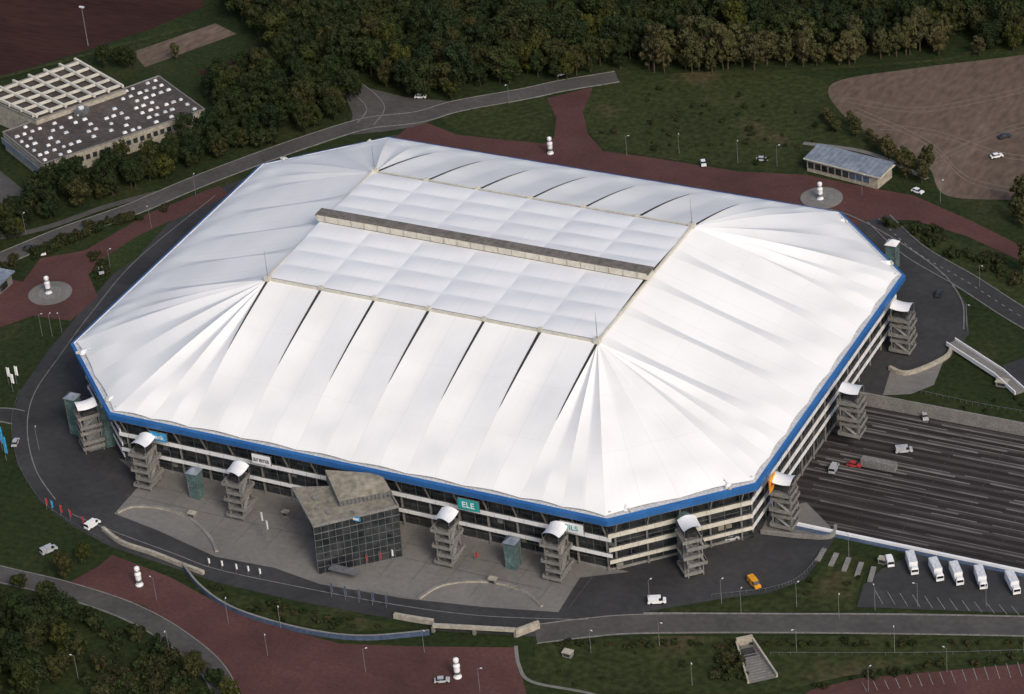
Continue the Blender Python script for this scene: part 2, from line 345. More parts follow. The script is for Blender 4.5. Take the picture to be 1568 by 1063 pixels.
def membrane(name,seamc,c0,c1):
    mm=bpy.data.materials.new(name); mm.use_nodes=True; N=mm.node_tree.nodes; L=mm.node_tree.links
    bs=N['Principled BSDF']; bs.inputs['Roughness'].default_value=.6; bs.inputs['Specular IOR Level'].default_value=.25
    uv=N.new('ShaderNodeUVMap'); sp=N.new('ShaderNodeSeparateXYZ'); L.new(uv.outputs[0],sp.inputs[0])
    def math_(op,a,bv):
        n=N.new('ShaderNodeMath'); n.operation=op
        for i,x in enumerate((a,bv)):
            if x is None: continue
            if isinstance(x,(int,float)): n.inputs[i].default_value=x
            else: L.new(x,n.inputs[i])
        return n.outputs[0]
    def linemask(val,period,width):
        a=math_('DIVIDE',val,period); fr=math_('FRACT',a,None); c=math_('ABSOLUTE',math_('SUBTRACT',fr,.5),None)
        return math_('GREATER_THAN',c,.5-width)
    k=math_('MAXIMUM',math_('MULTIPLY',linemask(sp.outputs[0],.5,.010),.3),math_('MULTIPLY',linemask(sp.outputs[1],.3333,.004),.22))
    k=math_('MAXIMUM',k,math_('MULTIPLY',linemask(sp.outputs[0],.125,.03),.10))
    tc=N.new('ShaderNodeTexCoord'); n1=N.new('ShaderNodeTexNoise'); n1.inputs['Scale'].default_value=.06; n1.inputs['Detail'].default_value=7
    L.new(tc.outputs['Object'],n1.inputs['Vector'])
    rr=N.new('ShaderNodeValToRGB'); rr.color_ramp.elements[0].position=.3; rr.color_ramp.elements[0].color=(*c0,1); rr.color_ramp.elements[1].position=.6; rr.color_ramp.elements[1].color=(*c1,1)
    L.new(n1.outputs['Fac'],rr.inputs[0])
    mx=N.new('ShaderNodeMix'); mx.data_type='RGBA'; L.new(k,mx.inputs['Factor']); L.new(rr.outputs[0],mx.inputs['A']); mx.inputs['B'].default_value=(*seamc,1)
    L.new(mx.outputs['Result'],bs.inputs['Base Color']); return mm
mm=membrane('roof_membrane',(.50,.49,.47),(.71,.71,.705),(.785,.783,.775))
ms=membrane('sliding_membrane',(.46,.47,.50),(.66,.67,.69),(.72,.725,.74))
vs=[];fs=[];uvs=[]
NR,NW=30,16
nn=len(nodes)
def rpos(inn,out,r): return Vector(inn).lerp(Vector(out)*.986,r)
def zbase(r): return ZI+(ZE+.35-ZI)*r+1.3*math.sin(math.pi*r)
for i in range(nn):
    A=nodes[i];B=nodes[(i+1)%nn]
    kind=A[2] if A[2]==B[2] else 'c'
    amp={'c':1.15,'f':1.05,'s':1.9}[kind]*U(.92,1.08)
    wv=.5
    if kind=='s': wv=.26 if A[0][0]>0 else .74     # valley cable just beyond each truss (north side)
    if kind=='c' and A[1][1]>20 and A[1][0]>0: wv=.35
    if kind=='f': wv=.42 if A[0][1]<0 else .58
    if kind=='s': wl=[0,.06,.12,.17,.21,.24,wv if wv<.5 else .26,.29,.34,.4,.48,.56,.64,.72,.8,.9,1.]
    else: wl=[c/NW for c in range(NW+1)]
    if kind=='s' and wv>.5: wl=[1-w for w in wl[::-1]]
    o=len(vs)
    for a in range(NR+1):
        r0=.004+a/NR*.996
        for w in wl:
            tt=w/wv if w<wv else (1-w)/(1-wv)
            hump=1-(1-tt)**1.25 if kind!='s' else tt**1.15
            r=r0-(.010*4*w*(1-w))*(r0**6)
            p=rpos(A[0],A[1],r).lerp(rpos(B[0],B[1],r),w)
            tri=1-abs(2*w-1)
            if r0<.8: e=math.sin(math.pi*r0/.8)**.9; dz=-amp*hump*e
            else: dz=.85*tri*math.sin(math.pi*min((r0-.8)/.2,1)*.9)
            vs.append((p.x,p.y,zbase(r0)+dz)); uvs.append((w,r0))
    nw=len(wl)-1
    for a in range(NR):
        for c in range(nw):
            q=o+a*(nw+1)+c; fs.append((q,q+nw+1,q+nw+2,q+1))
def memobj(name,m):
    me=bpy.data.meshes.new(name); me.from_pydata(vs,[],fs); me.materials.append(m)
    ul=me.uv_layers.new(name='UVMap')
    for l in me.loops: ul.data[l.index].uv=uvs[l.vertex_index]
    me.polygons.foreach_set('use_smooth',[True]*len(fs)); me.update()
    o=bpy.data.objects.new(name,me); C.objects.link(o); o.parent=arena
memobj('roof_membrane',mm)
vs=[];fs=[];uvs=[]
def zin(y): return ZI+.5+1.6*(1-abs(y)/IY)
for hy in (-1,1):
    for k in range(6):
        o=len(vs); nx,ny=14,60; bk=U(.5,.72)
        for a in range(ny+1):
            t=a/ny; yy=hy*(1.6+t*(IY-2.2))
            for c in range(nx+1):
                w=c/nx; x=fx[k]+(fx[k+1]-fx[k])*w
                bul=bk*abs(math.sin(math.pi*t*4))**.9*(math.sin(math.pi*w))**.6
                vs.append((x,yy,zin(yy)+bul)); uvs.append((w,t))
        for a in range(ny):
            for c in range(nx):
                q=o+a*(nx+1)+c; fs.append((q,q+1,q+nx+2,q+nx+1) if hy>0 else (q,q+nx+1,q+nx+2,q+1))
memobj('sliding_roof',ms)
b=MB()
b.box((0,-1.2,43.1),(2*IX+2,.5,2.0),m_cream); b.box((0,.8,43.9),(2*IX+3,4.2,.6),m_beamtop); b.box((0,2.6,42.6),(2*IX+2,.4,2.2),m_grey)
for s in (-1,1): b.box((s*(IX+1.2),.6,42.7),(.4,3.6,1.7),m_cream)
for i in range(24): b.box((-IX+2+i*(2*IX-4)/23,-1.52,43.1),(.18,.14,2.0),m_beige)
b.obj('ridge_beam',arena)
b=MB()
for s in (-1,1):
    b.box((0,s*(IY+.1),ZI+.3),(2*IX,.55,.8),m_cream)
    b.box((s*(IX+.3),0,ZI+.7),(.55,2*IY,.8),m_cream)
for n in nodes:
    if n[2]=='f':
        s=-1 if n[0][1]<0 else 1
        b.box((n[0][0],n[0][1],ZI+.6),(1.2,1.1,1.2),m_cream)
        pts=[]; e0=(.56 if s<0 else .72)*U(.88,1.08); w0=U(.75,.95)
        for j in range(13):
            r=.01+j/12*e0; p=rpos(n[0],n[1],r); wd=w0*(1-j/12)**.6+.05
            pts.append((p.x,p.y,zbase(r)+.12,wd))
        for j in range(12):
            p,q=pts[j],pts[j+1]
            b.add([(p[0]-p[3]/2,p[1],p[2]),(p[0]+p[3]/2,p[1],p[2]),(q[0]+q[3]/2,q[1],q[2]),(q[0]-q[3]/2,q[1],q[2])],[(0,1,2,3)],m_dark)  # dark tapered strips over the ridges paint the shaded membrane gaps
for sx in (-1,1):
    for s in (-1,1):
        b.lathe((sx*IX,s*IY,ZI),[(.12,0),(.09,5),(.04,10),(.02,10)],m_grey,6); b.box((sx*IX,s*IY,ZI+.6),(1.9,1.9,1.5),m_cream)
b.obj('roof_trusses',arena)
octo=[(-KX,-OY),(KX,-OY),(OX,-KY),(OX,KY),(KX,OY),(-KX,OY),(-OX,KY),(-OX,-KY)]
def inset(d):
    out=[]; n=8
    for i in range(n):
        p0=Vector(octo[i-1]);p=Vector(octo[i]);p1=Vector(octo[(i+1)%n])
        d0=(p-p0).normalized();d1=(p1-p).normalized(); n0=Vector((-d0.y,d0.x));n1=Vector((-d1.y,d1.x))
        m=(n0+n1).normalized(); out.append(tuple(p+m*d/m.dot(n0)))
    return out
b=MB()
def ring(d0,z0,d1,z1,m):
    a=inset(d0);c=inset(d1)
    b.add([(x,y,z0) for x,y in a]+[(x,y,z1) for x,y in c],[(i,(i+1)%8,8+(i+1)%8,8+i) for i in range(8)],m)
ring(-.2,18.3,-.2,20.0,m_blue); ring(-.2,20.0,.8,20.3,m_blue); ring(.8,20.3,1.0,20.1,m_white); ring(1.0,20.1,6,20.3,m_lgrey)
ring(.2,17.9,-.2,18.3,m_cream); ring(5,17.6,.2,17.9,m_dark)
for i in range(8):
    p=Vector(inset(-.23)[i]);q=Vector(inset(-.23)[(i+1)%8]); L_=(q-p).length; n_=int(L_/6)
    for k in range(1,n_):
        c_=p.lerp(q,k/n_); b.box((c_.x,c_.y,19.15),(.07,.07,1.6),m_slate,math.atan2((q-p).y,(q-p).x))
b.obj('blue_fascia',arena)
b=MB()
for sx in (-1,1):
    for s in (-1,1):
        for (x,y) in ((KX-2,OY-4),(OX-4,KY-2),(KX+3,OY-6.5),(OX-7,KY+4)):
            b.lathe((sx*x,s*y,20.4),[(1.2,0),(.9,.7),(.4,1.1),(.02,1.2)],m_white,7)
            b.beam((sx*x,s*y,21.3),(sx*(x-4),s*(y-2.9),22.3),.35,.35,m_white)
            b.box((sx*(x+1),s*(y+.6),20.8),(1.8,.6,.7),m_cream,rot=R()*3)
            b.box((sx*(x-1.5),s*(y-1),21.2),(.7,.5,.9),m_grey,rot=R()*3)
b.obj('corner_anchorages',arena)
walln=inset(4.2)
def facade(i,levels,bm,b):
    p=Vector(walln[i]);q=Vector(walln[(i+1)%8]);d=(q-p);L_=d.length;d.normalize();n=Vector((d.y,-d.x))
    zb=HZ if i==2 else 0
    P3=lambda t,o,z:(p.x+d.x*t+n.x*o,p.y+d.y*t+n.y*o,z)
    b.add([P3(0,0,zb),P3(L_,0,zb),P3(L_,0,17.6),P3(0,0,17.6)],[(0,1,2,3)],m_glass)
    ang=math.atan2(d.y,d.x)
    for z,h,o in levels:
        b.box(P3(L_/2,1.5,z+h/2),(L_+2.0,.3,h),bm,ang)
        b.box(P3(L_/2,.65,z+.1),(L_+.8,1.4,.2),m_grey,ang)
        b.box(P3(L_/2,1.6,z+h+.5),(L_+2.0,.06,.08),m_grey,ang)
        k_=int(L_/4.6)
        for j in range(k_): b.box(P3((j+.5)*L_/k_,1.67,z+h/2),(.07,.05,h),m_concw,ang)
    t=1.2; k=0
    while t<L_:
        b.box(P3(t,.06,(17.6+zb)/2),(.1,.12,17.6-zb),m_dark if k%2 else m_grey,ang)
        if k%4==0:
            b.beam(P3(t,.7,zb),P3(t,.9,12.2),.4,.4,m_concw)
            b.beam(P3(t,.9,12.2),P3(t+.1,3.4,17.8),.35,.35,m_concw)
        if R()<.2: b.box(P3(t+1.1,.05,levels[R()<.5][0]-2.0),(1.7,.1,U(1.0,2.2)),random.choice([m_tan,m_grey,m_concw,m_dark]),ang)
        t+=2.3; k+=1
    b.box(P3(L_/2,.15,zb+.4),(L_,.3,.8),m_concw,ang)
    for z in (15.2,9.4,3.2): b.box(P3(L_/2,.13,z),(L_,.1,.1),m_grey,ang)
fr=[(5.5,1.1,0),(10.9,1.25,0)]; cn=[(3.4,1.1,0),(7.4,1.3,0),(12.0,1.4,0)]
b=MB()
for i in range(8):
    if i in (0,4): facade(i,fr,m_white,b)
    elif i==1: facade(i,cn,m_cream,b)
    else: facade(i,cn,m_white,b)
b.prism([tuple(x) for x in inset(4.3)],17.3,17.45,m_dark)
b.obj('facade',arena)
# ---------------------------------------------------------------- stair towers
def tower(u,v,rot,h=15.,glass=False):
    x,y=P(u,v); b=MB(); ca,sa=math.cos(rot),math.sin(rot)
    T=lambda a,c,z:(x+a*ca-c*sa,y+a*sa+c*ca,z)
    b.box(T(0,.3,(h-2.5)/2),(3.4,4.2,h-2.5),m_grey,rot)
    b.box(T(0,.3,h-1.8),(3.0,3.6,1.2),m_dark,rot)  # dark block paints in the shade below the canopy
    n=5; s=(h-1.5)/n
    for k in range(n):
        z=1.0+s*k; off=.6 if k%2 else -.6
        b.box(T(off,0,z+.1),(5.6,6.8,.22),m_concw,rot)
        for sd in (-1,1):
            b.box(T(off+sd*2.75,0,z+.66),(.16,6.76,.92),m_concw,rot)
            b.box(T(off,sd*3.32,z+.66),(5.3,.16,.92),m_concw,rot)
        b.box(T(off,-3.45,z+1.25),(5.5,.06,.06),m_grey,rot)
        b.box(T(-1.74,-1.0,z+1.7),(.1,1.2,1.8),m_dark,rot); b.box(T(.6,-1.83,z+1.7),(1.3,.1,1.8),m_dark,rot)
        if k<n-1:
            for sd in (-1,1): b.beam(T(off+sd*2.2,-2.9,z+.2),T(-off+sd*2.0,2.4,z+s),.9,.16,m_concw)
    for sx in (-1,1):
        for s_ in (-1,1): b.box(T(sx*2.2,s_*2.8,h/2-.8),(.3,.3,h-1.6),m_concw,rot)
    if glass:
        b.lathe(T(0,5.2,0),[(2.4,0),(2.4,h-.5),(1.5,h+.8),(.02,h+1.0)],m_teal,10)
        for k in range(8): b.lathe(T(0,5.2,k*h/8),[(2.48,0),(2.48,.2),(2.4,.21)],m_grey,10)
    vs=[];fs=[];G=6
    for a in range(G+1):
        for c in range(G+1):
            X=-2.7+5.4*a/G; Y=-3.0+6.0*c/G
            vs.append(T(X,Y,h+1.5-((X/2.7)**2)*1.0+((Y/3.0)**2)*.45))
    for a in range(G):
        for c in range(G): q=a*(G+1)+c; fs.append((q,q+G+1,q+G+2,q+1))
    b.add(vs,fs,m_white)
    for sx in (-1,1):
        for s_ in (-1,1): b.beam(T(sx*2.5,s_*2.8,h-2),T(sx*2.5,s_*2.8,h+.9),.14,.14,m_grey)
    b.obj('stair_tower')
for t in ((230,743,0),(372,788,0),(690,860,0),(856,883,0),(143,686,math.radians(-42)),(1061,874,math.radians(42)),(1203,804,math.radians(90)),(1306,664,math.radians(90)),(1383,536,math.radians(90))):
    tower(*t,glass=(t[0] in (143,1061)))
def liftt(u,v,h=9):
    x,y=P(u,v); b=MB(); b.box((x,y,h/2),(3.2,3.2,h),m_teal)
    for sx in(-1,1):
        for s in(-1,1): b.box((x+sx*1.62,y+s*1.62,h/2),(.2,.2,h),m_grey)
    for k in range(1,4): b.box((x,y,h*k/4),(3.36,3.36,.12),m_grey)
    b.box((x,y,h+.7),(4.0,4.0,1.3),m_white if u>1300 else m_bluegrey,top=.12); b.box((x,y,h+.02),(4.1,4.1,.1),m_grey); b.obj('lift_tower')
for t in ((303,760),(787,868),(1367,410),(120,662,13)): liftt(*t)
# ---------------------------------------------------------------- signs
def sign(x,z,w,h,m,text=None,tm=None,y=-88.6,name='sign'):
    b=MB(); b.box((x,y,z),(w,.3,h),m); b.box((x,y+.25,z),(w+.3,.3,h+.3),m_grey)
    for s in (-1,1): b.beam((x+s*w*.35,y+.4,z),(x+s*w*.35,y+3.4,z+.2),.15,.15,m_grey)
    o=b.obj(name)
    if text:
        cu=bpy.data.curves.new('lettering','FONT'); cu.body=text; cu.size=h*.8; cu.align_x='CENTER'; cu.align_y='CENTER'; cu.extrude=.03; cu.offset=.02
        cu.materials.append(tm); t=bpy.data.objects.new('lettering',cu); C.objects.link(t); t.parent=o
        t.location=(x,y-.18,z); t.rotation_euler=(math.pi/2,0,0)
sign(-64,16,5.6,2.8,m_cyan,'bank',m_white); sign(-29,15.8,6,3.0,m_white,'arena',m_dark)
sign(38,15.6,6.4,3.4,m_signteal,'ELE',m_white); sign(70,15.6,7,3.0,m_white,'PILS',m_signteal)
b=MB(); b.box((113.7,-50,15.4),(.3,4.0,4.8),m_yellow); b.box((113.9,-50.4,15.4),(.12,2.2,1.2),m_red,top=.6); b.obj('sign')
# ---------------------------------------------------------------- entrance building (leaning glass block)
b=MB()
gp=[P(488,880),P(616,852),P(604,800),P(500,790)]
t=[P(480,808,15),P(610,777,15),P(592,746,15),P(448,750,15)]
B3=[(x,y,0) for x,y in gp]; T3=[(x,y,15) for x,y in t]
b.add(B3+T3,[(0,1,5,4),(1,2,6,5),(2,3,7,6)],m_glass); b.add(B3+T3,[(3,0,4,7)],m_grey); b.add(T3,[(0,1,2,3)],m_tan)
for i,j in ((0,1),(1,2),(3,0),(2,3)):
    A0,A1=Vector(B3[i]),Vector(B3[j]);C0,C1=Vector(T3[i]),Vector(T3[j])
    b.beam(C0+Vector((0,0,.4)),C1+Vector((0,0,.4)),.4,.9,m_concw)
    if i in (0,1):
        for k in range(13):
            f=k/12; b.beam(A0.lerp(A1,f),C0.lerp(C1,f),.08,.14,m_grey)
        for k in range(1,7):
            f=k/7; b.beam(A0.lerp(C0,f),A1.lerp(C1,f),.08 if k!=6 else .5,.14,m_grey)
    if i==3:
        for k in range(1,8):
            f=k/8; b.beam(A0.lerp(C0,f),A1.lerp(C1,f),.06,.08,m_dark)
q=[P(520,776,15),P(600,760,15),P(586,744,15),P(500,738,15)]
rz=[15.6,15.6,18.0,18.0]
b.add([(x,y,15.02) for x,y in q]+[(q[i][0],q[i][1],rz[i]+1.2) for i in range(4)],[(0,1,5,4),(1,2,6,5),(2,3,7,6),(3,0,4,7)],m_grey)
b.add([(q[i][0],q[i][1],rz[i]+1.2) for i in range(4)],[(0,1,2,3)],m_tan)
for k in range(14):
    p_=Vector(q[0]).lerp(Vector(q[1]),k/13); b.box((p_.x,p_.y-.08,16.0),(.1,.1,1.7),m_dark)
p_=Vector(t[0]).lerp(Vector(t[1]),.5); b.box((p_.x,p_.y-.5,14.9),(3.2,.3,1.3),m_cyan); b.box((p_.x,p_.y-.68,14.9),(2.4,.05,.7),m_white)
for fx_,fy_,s_ in ((.25,.25,1.6),(.32,.55,1.0),(.2,.7,2.2),(.5,.15,.8),(.15,.4,.9)):
    A_=Vector(t[0]).lerp(Vector(t[1]),fx_);B_=Vector(t[3]).lerp(Vector(t[2]),fx_); p_=A_.lerp(B_,fy_); b.box((p_.x,p_.y,15.5),(s_,s_*.7,.9),m_concw)
b.box((gp[0][0]+8,gp[0][1]+1.2,2.8),(9,2.6,.3),m_grey)
b.obj('entrance_building')
# ---------------------------------------------------------------- school building upper left
def bil(q,s,t): return Vector(q[0]).lerp(Vector(q[1]),s).lerp(Vector(q[3]).lerp(Vector(q[2]),s),t)
b=MB(); h=7
q2=[P(65,252,h),P(313,168,h),P(243,117,h),P(4,203,h)]
b.prism(q2,0,h,m_beige,m_roofbrown)
for i in range(4): b.beam((*q2[i],h+.15),(*q2[(i+1)%4],h+.15),.4,.4,m_concw)
for t_ in range(7):
    for s in range(20):
        if R()<.72 and not (s in(6,13)):
            p_=bil(q2,(s+.7+U(-.12,.12))/20.6,(t_+.5)/7); an=math.atan2(q2[1][1]-q2[0][1],q2[1][0]-q2[0][0])
            b.box((p_.x,p_.y,h+.3),(U(1.2,1.8),1.1,.6),m_white if R()<.45 else m_lgrey,an,top=.75)
q1=[P(55,184,9),P(192,136,9),P(118,94,9),P(-30,146,9)]
b.prism(q1,0,8.9,m_beige,m_roofbrown)
for s in range(7):
    A=bil(q1,.02+s*.16,0);B_=bil(q1,.02+s*.16,1); b.beam((*A,10.2),(*B_,10.2),.75,1.0,m_cream)
for s in range(5):
    A=bil(q1,0,.06+s*.21);B_=bil(q1,1,.06+s*.21); b.beam((*A,10.0),(*B_,10.0),.7,.9,m_cream)
for i in range(4): b.beam((*q1[i],9.1),(*q1[(i+1)%4],9.1),.5,.4,m_concw)
p_=bil(q2,.45,.8); b.box((p_.x,p_.y,h+1.0),(4,4,2.0),m_grey); b.lathe((p_.x,p_.y,h+2.0),[(1,0),(1,.6),(.02,.7)],m_white,10)
A=q2[3];B_=q2[0]; b.beam((A[0]-.5,A[1]-.5,4),(B_[0]-.5,B_[1]-.5,4),.3,2.4,m_bluegrey)
for s in range(24):
    p_=Vector(q2[0]).lerp(Vector(q2[1]),(s+.5)/24); b.box((p_.x,p_.y-.05,4.2),(1.6,.25,1.8),m_glass,math.atan2(q2[1][1]-q2[0][1],q2[1][0]-q2[0][0]))
b.obj('school_building')
# pavilion building
b=MB(); q=[P(1236,262),P(1344,290),P(1366,272),P(1258,248)]
b.prism(q,0,4.6,m_beige,m_kerb)
A=Vector(q[0]);B_=Vector(q[1]);d=(B_-A).normalized();nrm=Vector((d.y,-d.x)); an=math.atan2(d.y,d.x)
Lp=(B_-A).length; De=(Vector(q[3])-A).length
cen=(Vector(q[0])+Vector(q[1])+Vector(q[2])+Vector(q[3]))/4
b.box((cen.x,cen.y,4.9),(Lp+2.4,De+2.4,.35),m_cream,an)
rp=[]
for a_,c_,z_ in ((-.5,-.5,5.12),(.5,-.5,5.12),(.5,.5,6.0),(-.5,.5,6.0)):
    v_=cen+d*(a_*(Lp+2))-nrm*(c_*(De+2)); rp.append((v_.x,v_.y,z_))
b.add(rp,[(0,1,2,3)],m_bluegrey)
for s in range(9):
    p_=A.lerp(B_,(s+.6)/10.2)+nrm*.06; b.box((p_.x,p_.y,2.6),(Lp/13,.2,2.2),m_glass if s<6 else m_slate,an)
for k in range(16):
    a_=Vector(rp[0]).lerp(Vector(rp[1]),k/15);c_=Vector(rp[3]).lerp(Vector(rp[2]),k/15); b.beam(a_+Vector((0,0,.05)),c_+Vector((0,0,.05)),.1,.1,m_grey)
b.obj('pavilion_building')
b=MB(); x,y=P(-8,440); b.box((x,y,2),(9,8,4),m_conc); b.box((x,y,4.3),(11,10,.4),m_bluegrey); b.box((x+4.6,y-1,1.8),(.2,4,2.2),m_glass); b.obj('kiosk')
# ---------------------------------------------------------------- vehicles
def carmesh(paint,kind='car'):
    b=MB()
    prof=None
    if kind=='car': prof=[(-2.1,.35),(-2.15,.78),(-1.95,.93),(-1.0,.98),(1.5,.98),(2.0,.9),(2.1,.6),(2.05,.35)]; cab=[(-1.05,.98),(-.45,1.42),(1.1,1.42),(1.6,.98)]; w=1.75
    elif kind=='van': prof=[(-2.5,.4),(-2.55,.95),(-2.2,1.15),(-1.6,1.2),(2.4,1.2),(2.5,.9),(2.5,.4)]; cab=[(-1.7,1.2),(-1.1,2.05),(2.35,2.05),(2.45,1.2)]; w=1.95
    if prof:
        def ext(pr,w0,w1,m,zs):
            n=len(pr); vs=[(x,-(w0 if z<=zs else w1)/2,z) for x,z in pr]+[(x,(w0 if z<=zs else w1)/2,z) for x,z in pr]
            b.add(vs,[tuple(range(n)),tuple(range(2*n-1,n-1,-1))]+[(i,n+i,n+(i+1)%n,(i+1)%n) for i in range(n)],m)
        ext(prof,w,w-.15,paint,.8); zs=cab[0][1]
        ext(cab,w-.12,w-.4,m_glass,zs+.01)
        zt=cab[1][1]; b.box(((cab[1][0]+cab[2][0])/2,0,zt+.03),(cab[2][0]-cab[1][0]+.1,w-.38,.07),paint)
        if kind=='van': b.box((.9,0,1.6),(2.9,w-.1,.86),paint)
        else:
            for s in(-1,1): b.beam((.2,s*(w/2-.1),.98),(.2,s*(w/2-.2),1.42),.12,.05,paint)
        wl=[-prof[0][0]*.62,prof[0][0]*.62]; r=.34
    else:
        b.box((1.0,0,2.0),(5.6,2.35,2.6),m_white); b.box((-2.9,0,1.35),(1.7,2.1,1.7),paint); b.box((-3.0,0,2.3),(1.3,1.9,.5),paint,top=.8)
        b.box((-3.78,0,1.75),(.1,1.8,.7),m_glass); b.box((-3.1,0,1.7),(.8,2.14,.55),m_glass); b.box((.3,0,.6),(7,1.0,.25),m_dark)
        b.box((3.83,0,2.0),(.04,.06,2.4),m_grey); b.box((1.0,0,3.34),(5.4,2.2,.08),m_lgrey)
        wl=[-2.8,1.2,2.6]; r=.48; w=2.2
    for x in wl:
        for s in(-1,1):
            vs=[];n=12
            for yy in (s*w/2-.14*s,s*w/2+.03*s):
                for i in range(n): a=2*math.pi*i/n; vs.append((x+r*math.cos(a),yy,r+r*math.sin(a)))
            b.add(vs,[(i,(i+1)%n,n+(i+1)%n,n+i) for i in range(n)]+[tuple(range(n,2*n)),tuple(range(n))],m_black)
    return b.mesh(kind)
meshes={}
def put(name,paint,kind,u,v,u2,v2,z=0.22):
    k=(paint.name,kind)
    if k not in meshes: meshes[k]=carmesh(paint,kind)
    x,y=P(u,v,z);x2,y2=P(u2,v2,z); o=bpy.data.objects.new(name,meshes[k]); C.objects.link(o); o.location=(x,y,z); o.rotation_euler=(0,0,math.atan2(y2-y,x2-x)+math.pi)
put('parked_van',m_white,'van',142,806,155,797); put('parked_van',m_white,'van',1006,923,1040,921); put('parked_car',m_white,'car',1526,241,1540,238)
put('parked_car',m_darkcar,'car',1538,211,1550,208); put('parked_car',m_white,'car',860,115,870,112); put('parked_car',m_white,'car',644,150,655,150)
put('parked_car',m_darkcar,'car',1438,452,1443,440); put('parked_van',m_silver,'van',75,845,90,838); put('parked_car',m_white,'car',1077,252,1079,260)
put('parked_car',m_silver,'car',1167,246,1180,246); put('parked_car',m_silver,'car',155,417,157,425); put('parked_car',m_white,'car',1405,295,1420,300)
put('parked_car',m_silver,'car',24,680,32,660); put('parked_car',m_darkcar,'car',45,382,55,380); put('parked_car',m_white,'car',66,388,68,396)
put('delivery_van',m_yellow,'van',1155,896,1163,905)
for u,v in ((1397,870),(1434,880),(1465,886),(1502,892),(1551,900)): put('box_truck',m_white,'truck',u,v,u+7+R()*5,v+22)
put('parked_car',m_silver,'car',1416,640,1419,650,HZ+.3); put('parked_van',m_silver,'van',1384,692,1404,690,HZ+.3); put('parked_van',m_silver,'van',1277,720,1282,710,HZ+.3)
put('parked_car',m_red,'car',1308,714,1320,716,HZ+.3); put('parked_van',m_white,'van',1362,862,1358,850); put('parked_car',m_darkcar,'car',1144,822,1156,820); put('parked_car',m_silver,'car',1120,826,1130,824)
put('parked_car',m_silver,'car',677,1044,690,1043)
b=MB(); x,y=P(1346,718,HZ); b.box((x,y,HZ+1.7),(10.5,2.4,2.4),m_kerb); b.box((x,y,HZ+.4),(10,1.6,.5),m_dark)
for k in range(12): b.box((x-5+k*.9,y,HZ+1.7),(.1,2.5,2.44),m_grey)
b.obj('shipping_container')
b=MB()
for k in range(5):
    A=P(1262+k*19,842+k*7); B_=P(1252+k*20,860+k*8); b.beam((*A,.3),(*B_,.3),1.4,.5,m_concw)
b.obj('concrete_seating_blocks')
# ---------------------------------------------------------------- street furniture
lb=MB(); lb.lathe((0,0,0),[(.09,0),(.07,4),(.05,8),(.02,8)],m_pole,6); lb.beam((0,0,7.9),(.8,0,8.1),.07,.07,m_pole); lb.box((1.0,0,8.1),(.6,.25,.14),m_lgrey); lm=lb.mesh('street_lamp')
def lamp(u,v):
    x,y=P(u,v); o=bpy.data.objects.new('street_lamp',lm); C.objects.link(o); o.location=(x,y,0); o.rotation_euler=(0,0,R()*6)
for p in ((40,360),(232,350),(65,515),(80,515),(95,510),(60,690),(170,415),(240,920),(350,955),(410,1005),(560,1030),(650,1000),(735,1060),
  (1060,1050),(1220,1000),(1330,1060),(1450,1030),(1285,950),(1135,940),(1220,930),(1340,935),(1480,500),(1500,440),(1270,420),(1190,255),(1130,250),(1040,235),(960,240),(780,160),(300,300),(905,1000),(1010,990),(1510,930),(1370,1000),(1440,310),(1320,300),(260,1000),(120,1040),(995,925),(1300,855),(430,962),(1105,925),(1405,930),(1568,1000)): lamp(*p)
b=MB(); x,y=P(135,70); b.lathe((x,y,0),[(.2,0),(.14,8),(.08,16),(.02,16)],m_pole,8); b.box((x,y,16),(2.0,.6,.6),m_lgrey); b.obj('floodlight_mast')
def flag(u,v,m,h=7,w=1.2,fh=3):
    x,y=P(u,v); b=MB(); b.lathe((x,y,0),[(.07,0),(.05,h),(.02,h)],m_pole,6)
    vs=[];fs=[]
    for i in range(6):
        for j in (0,1): vs.append((x+.08+w*i/5,y+.15*math.sin(i*1.5),h-.3-fh*j))
    for i in range(5): fs.append((2*i,2*i+1,2*i+3,2*i+2))
    b.add(vs,fs,m); b.obj('flagpole')
for i in range(5): flag(508+i*21,914+i*4.4,m_slate,5,.5,3)
for u,v,m in ((72,780,m_red),(80,783,m_cyan),(94,790,m_red),(108,797,m_red),(128,808,m_red)): flag(u,v,m,4.2,.5,2.6)
for u,v in ((20,600),(14,590),(26,588)): flag(u,v,m_white,7,1.0,3.4)
for u,v in ((4,690),(10,705)): flag(u,v,m_cyan,9,.9,6)
for u,v in ((320,868),(340,872),(362,877),(380,880),(398,884)): flag(u,v,m_white,3.4,.45,1.8)
for u,v in ((412,835),(404,822)): flag(u,v,m_lgrey,9,.5,3)
for u,v in ((562,868),(582,864),(601,860)): flag(u,v,m_white if u%2 else m_red,4.5,.45,2.2)
flag(728,858,m_red,3,.8,1.5)
b=MB()
path=cr(PP([(30,600),(18,650),(28,710),(60,765),(110,803),(170,834)]),False,6)
for i in range(len(path)-1): b.beam((*path[i],.9),(*path[i+1],.9),.06,.06,m_grey); b.beam((*path[i],.0),(*path[i],.9),.06,.06,m_grey)
for pp in ([(1090,915),(1180,904),(1228,884),(1262,842)],[(1180,1004),(1400,1004),(1568,1000)],[(1400,600),(1480,618),(1568,634)],[(1448,425),(1476,470),(1482,512)]):
    path=cr(PP(pp),False,10)
    for i in range(len(path)-1):
        b.beam((*path[i],1.1),(*path[i+1],1.1),.08,.08,m_grey); b.beam((*path[i],.0),(*path[i],1.1),.08,.08,m_grey)
b.obj('perimeter_railing')
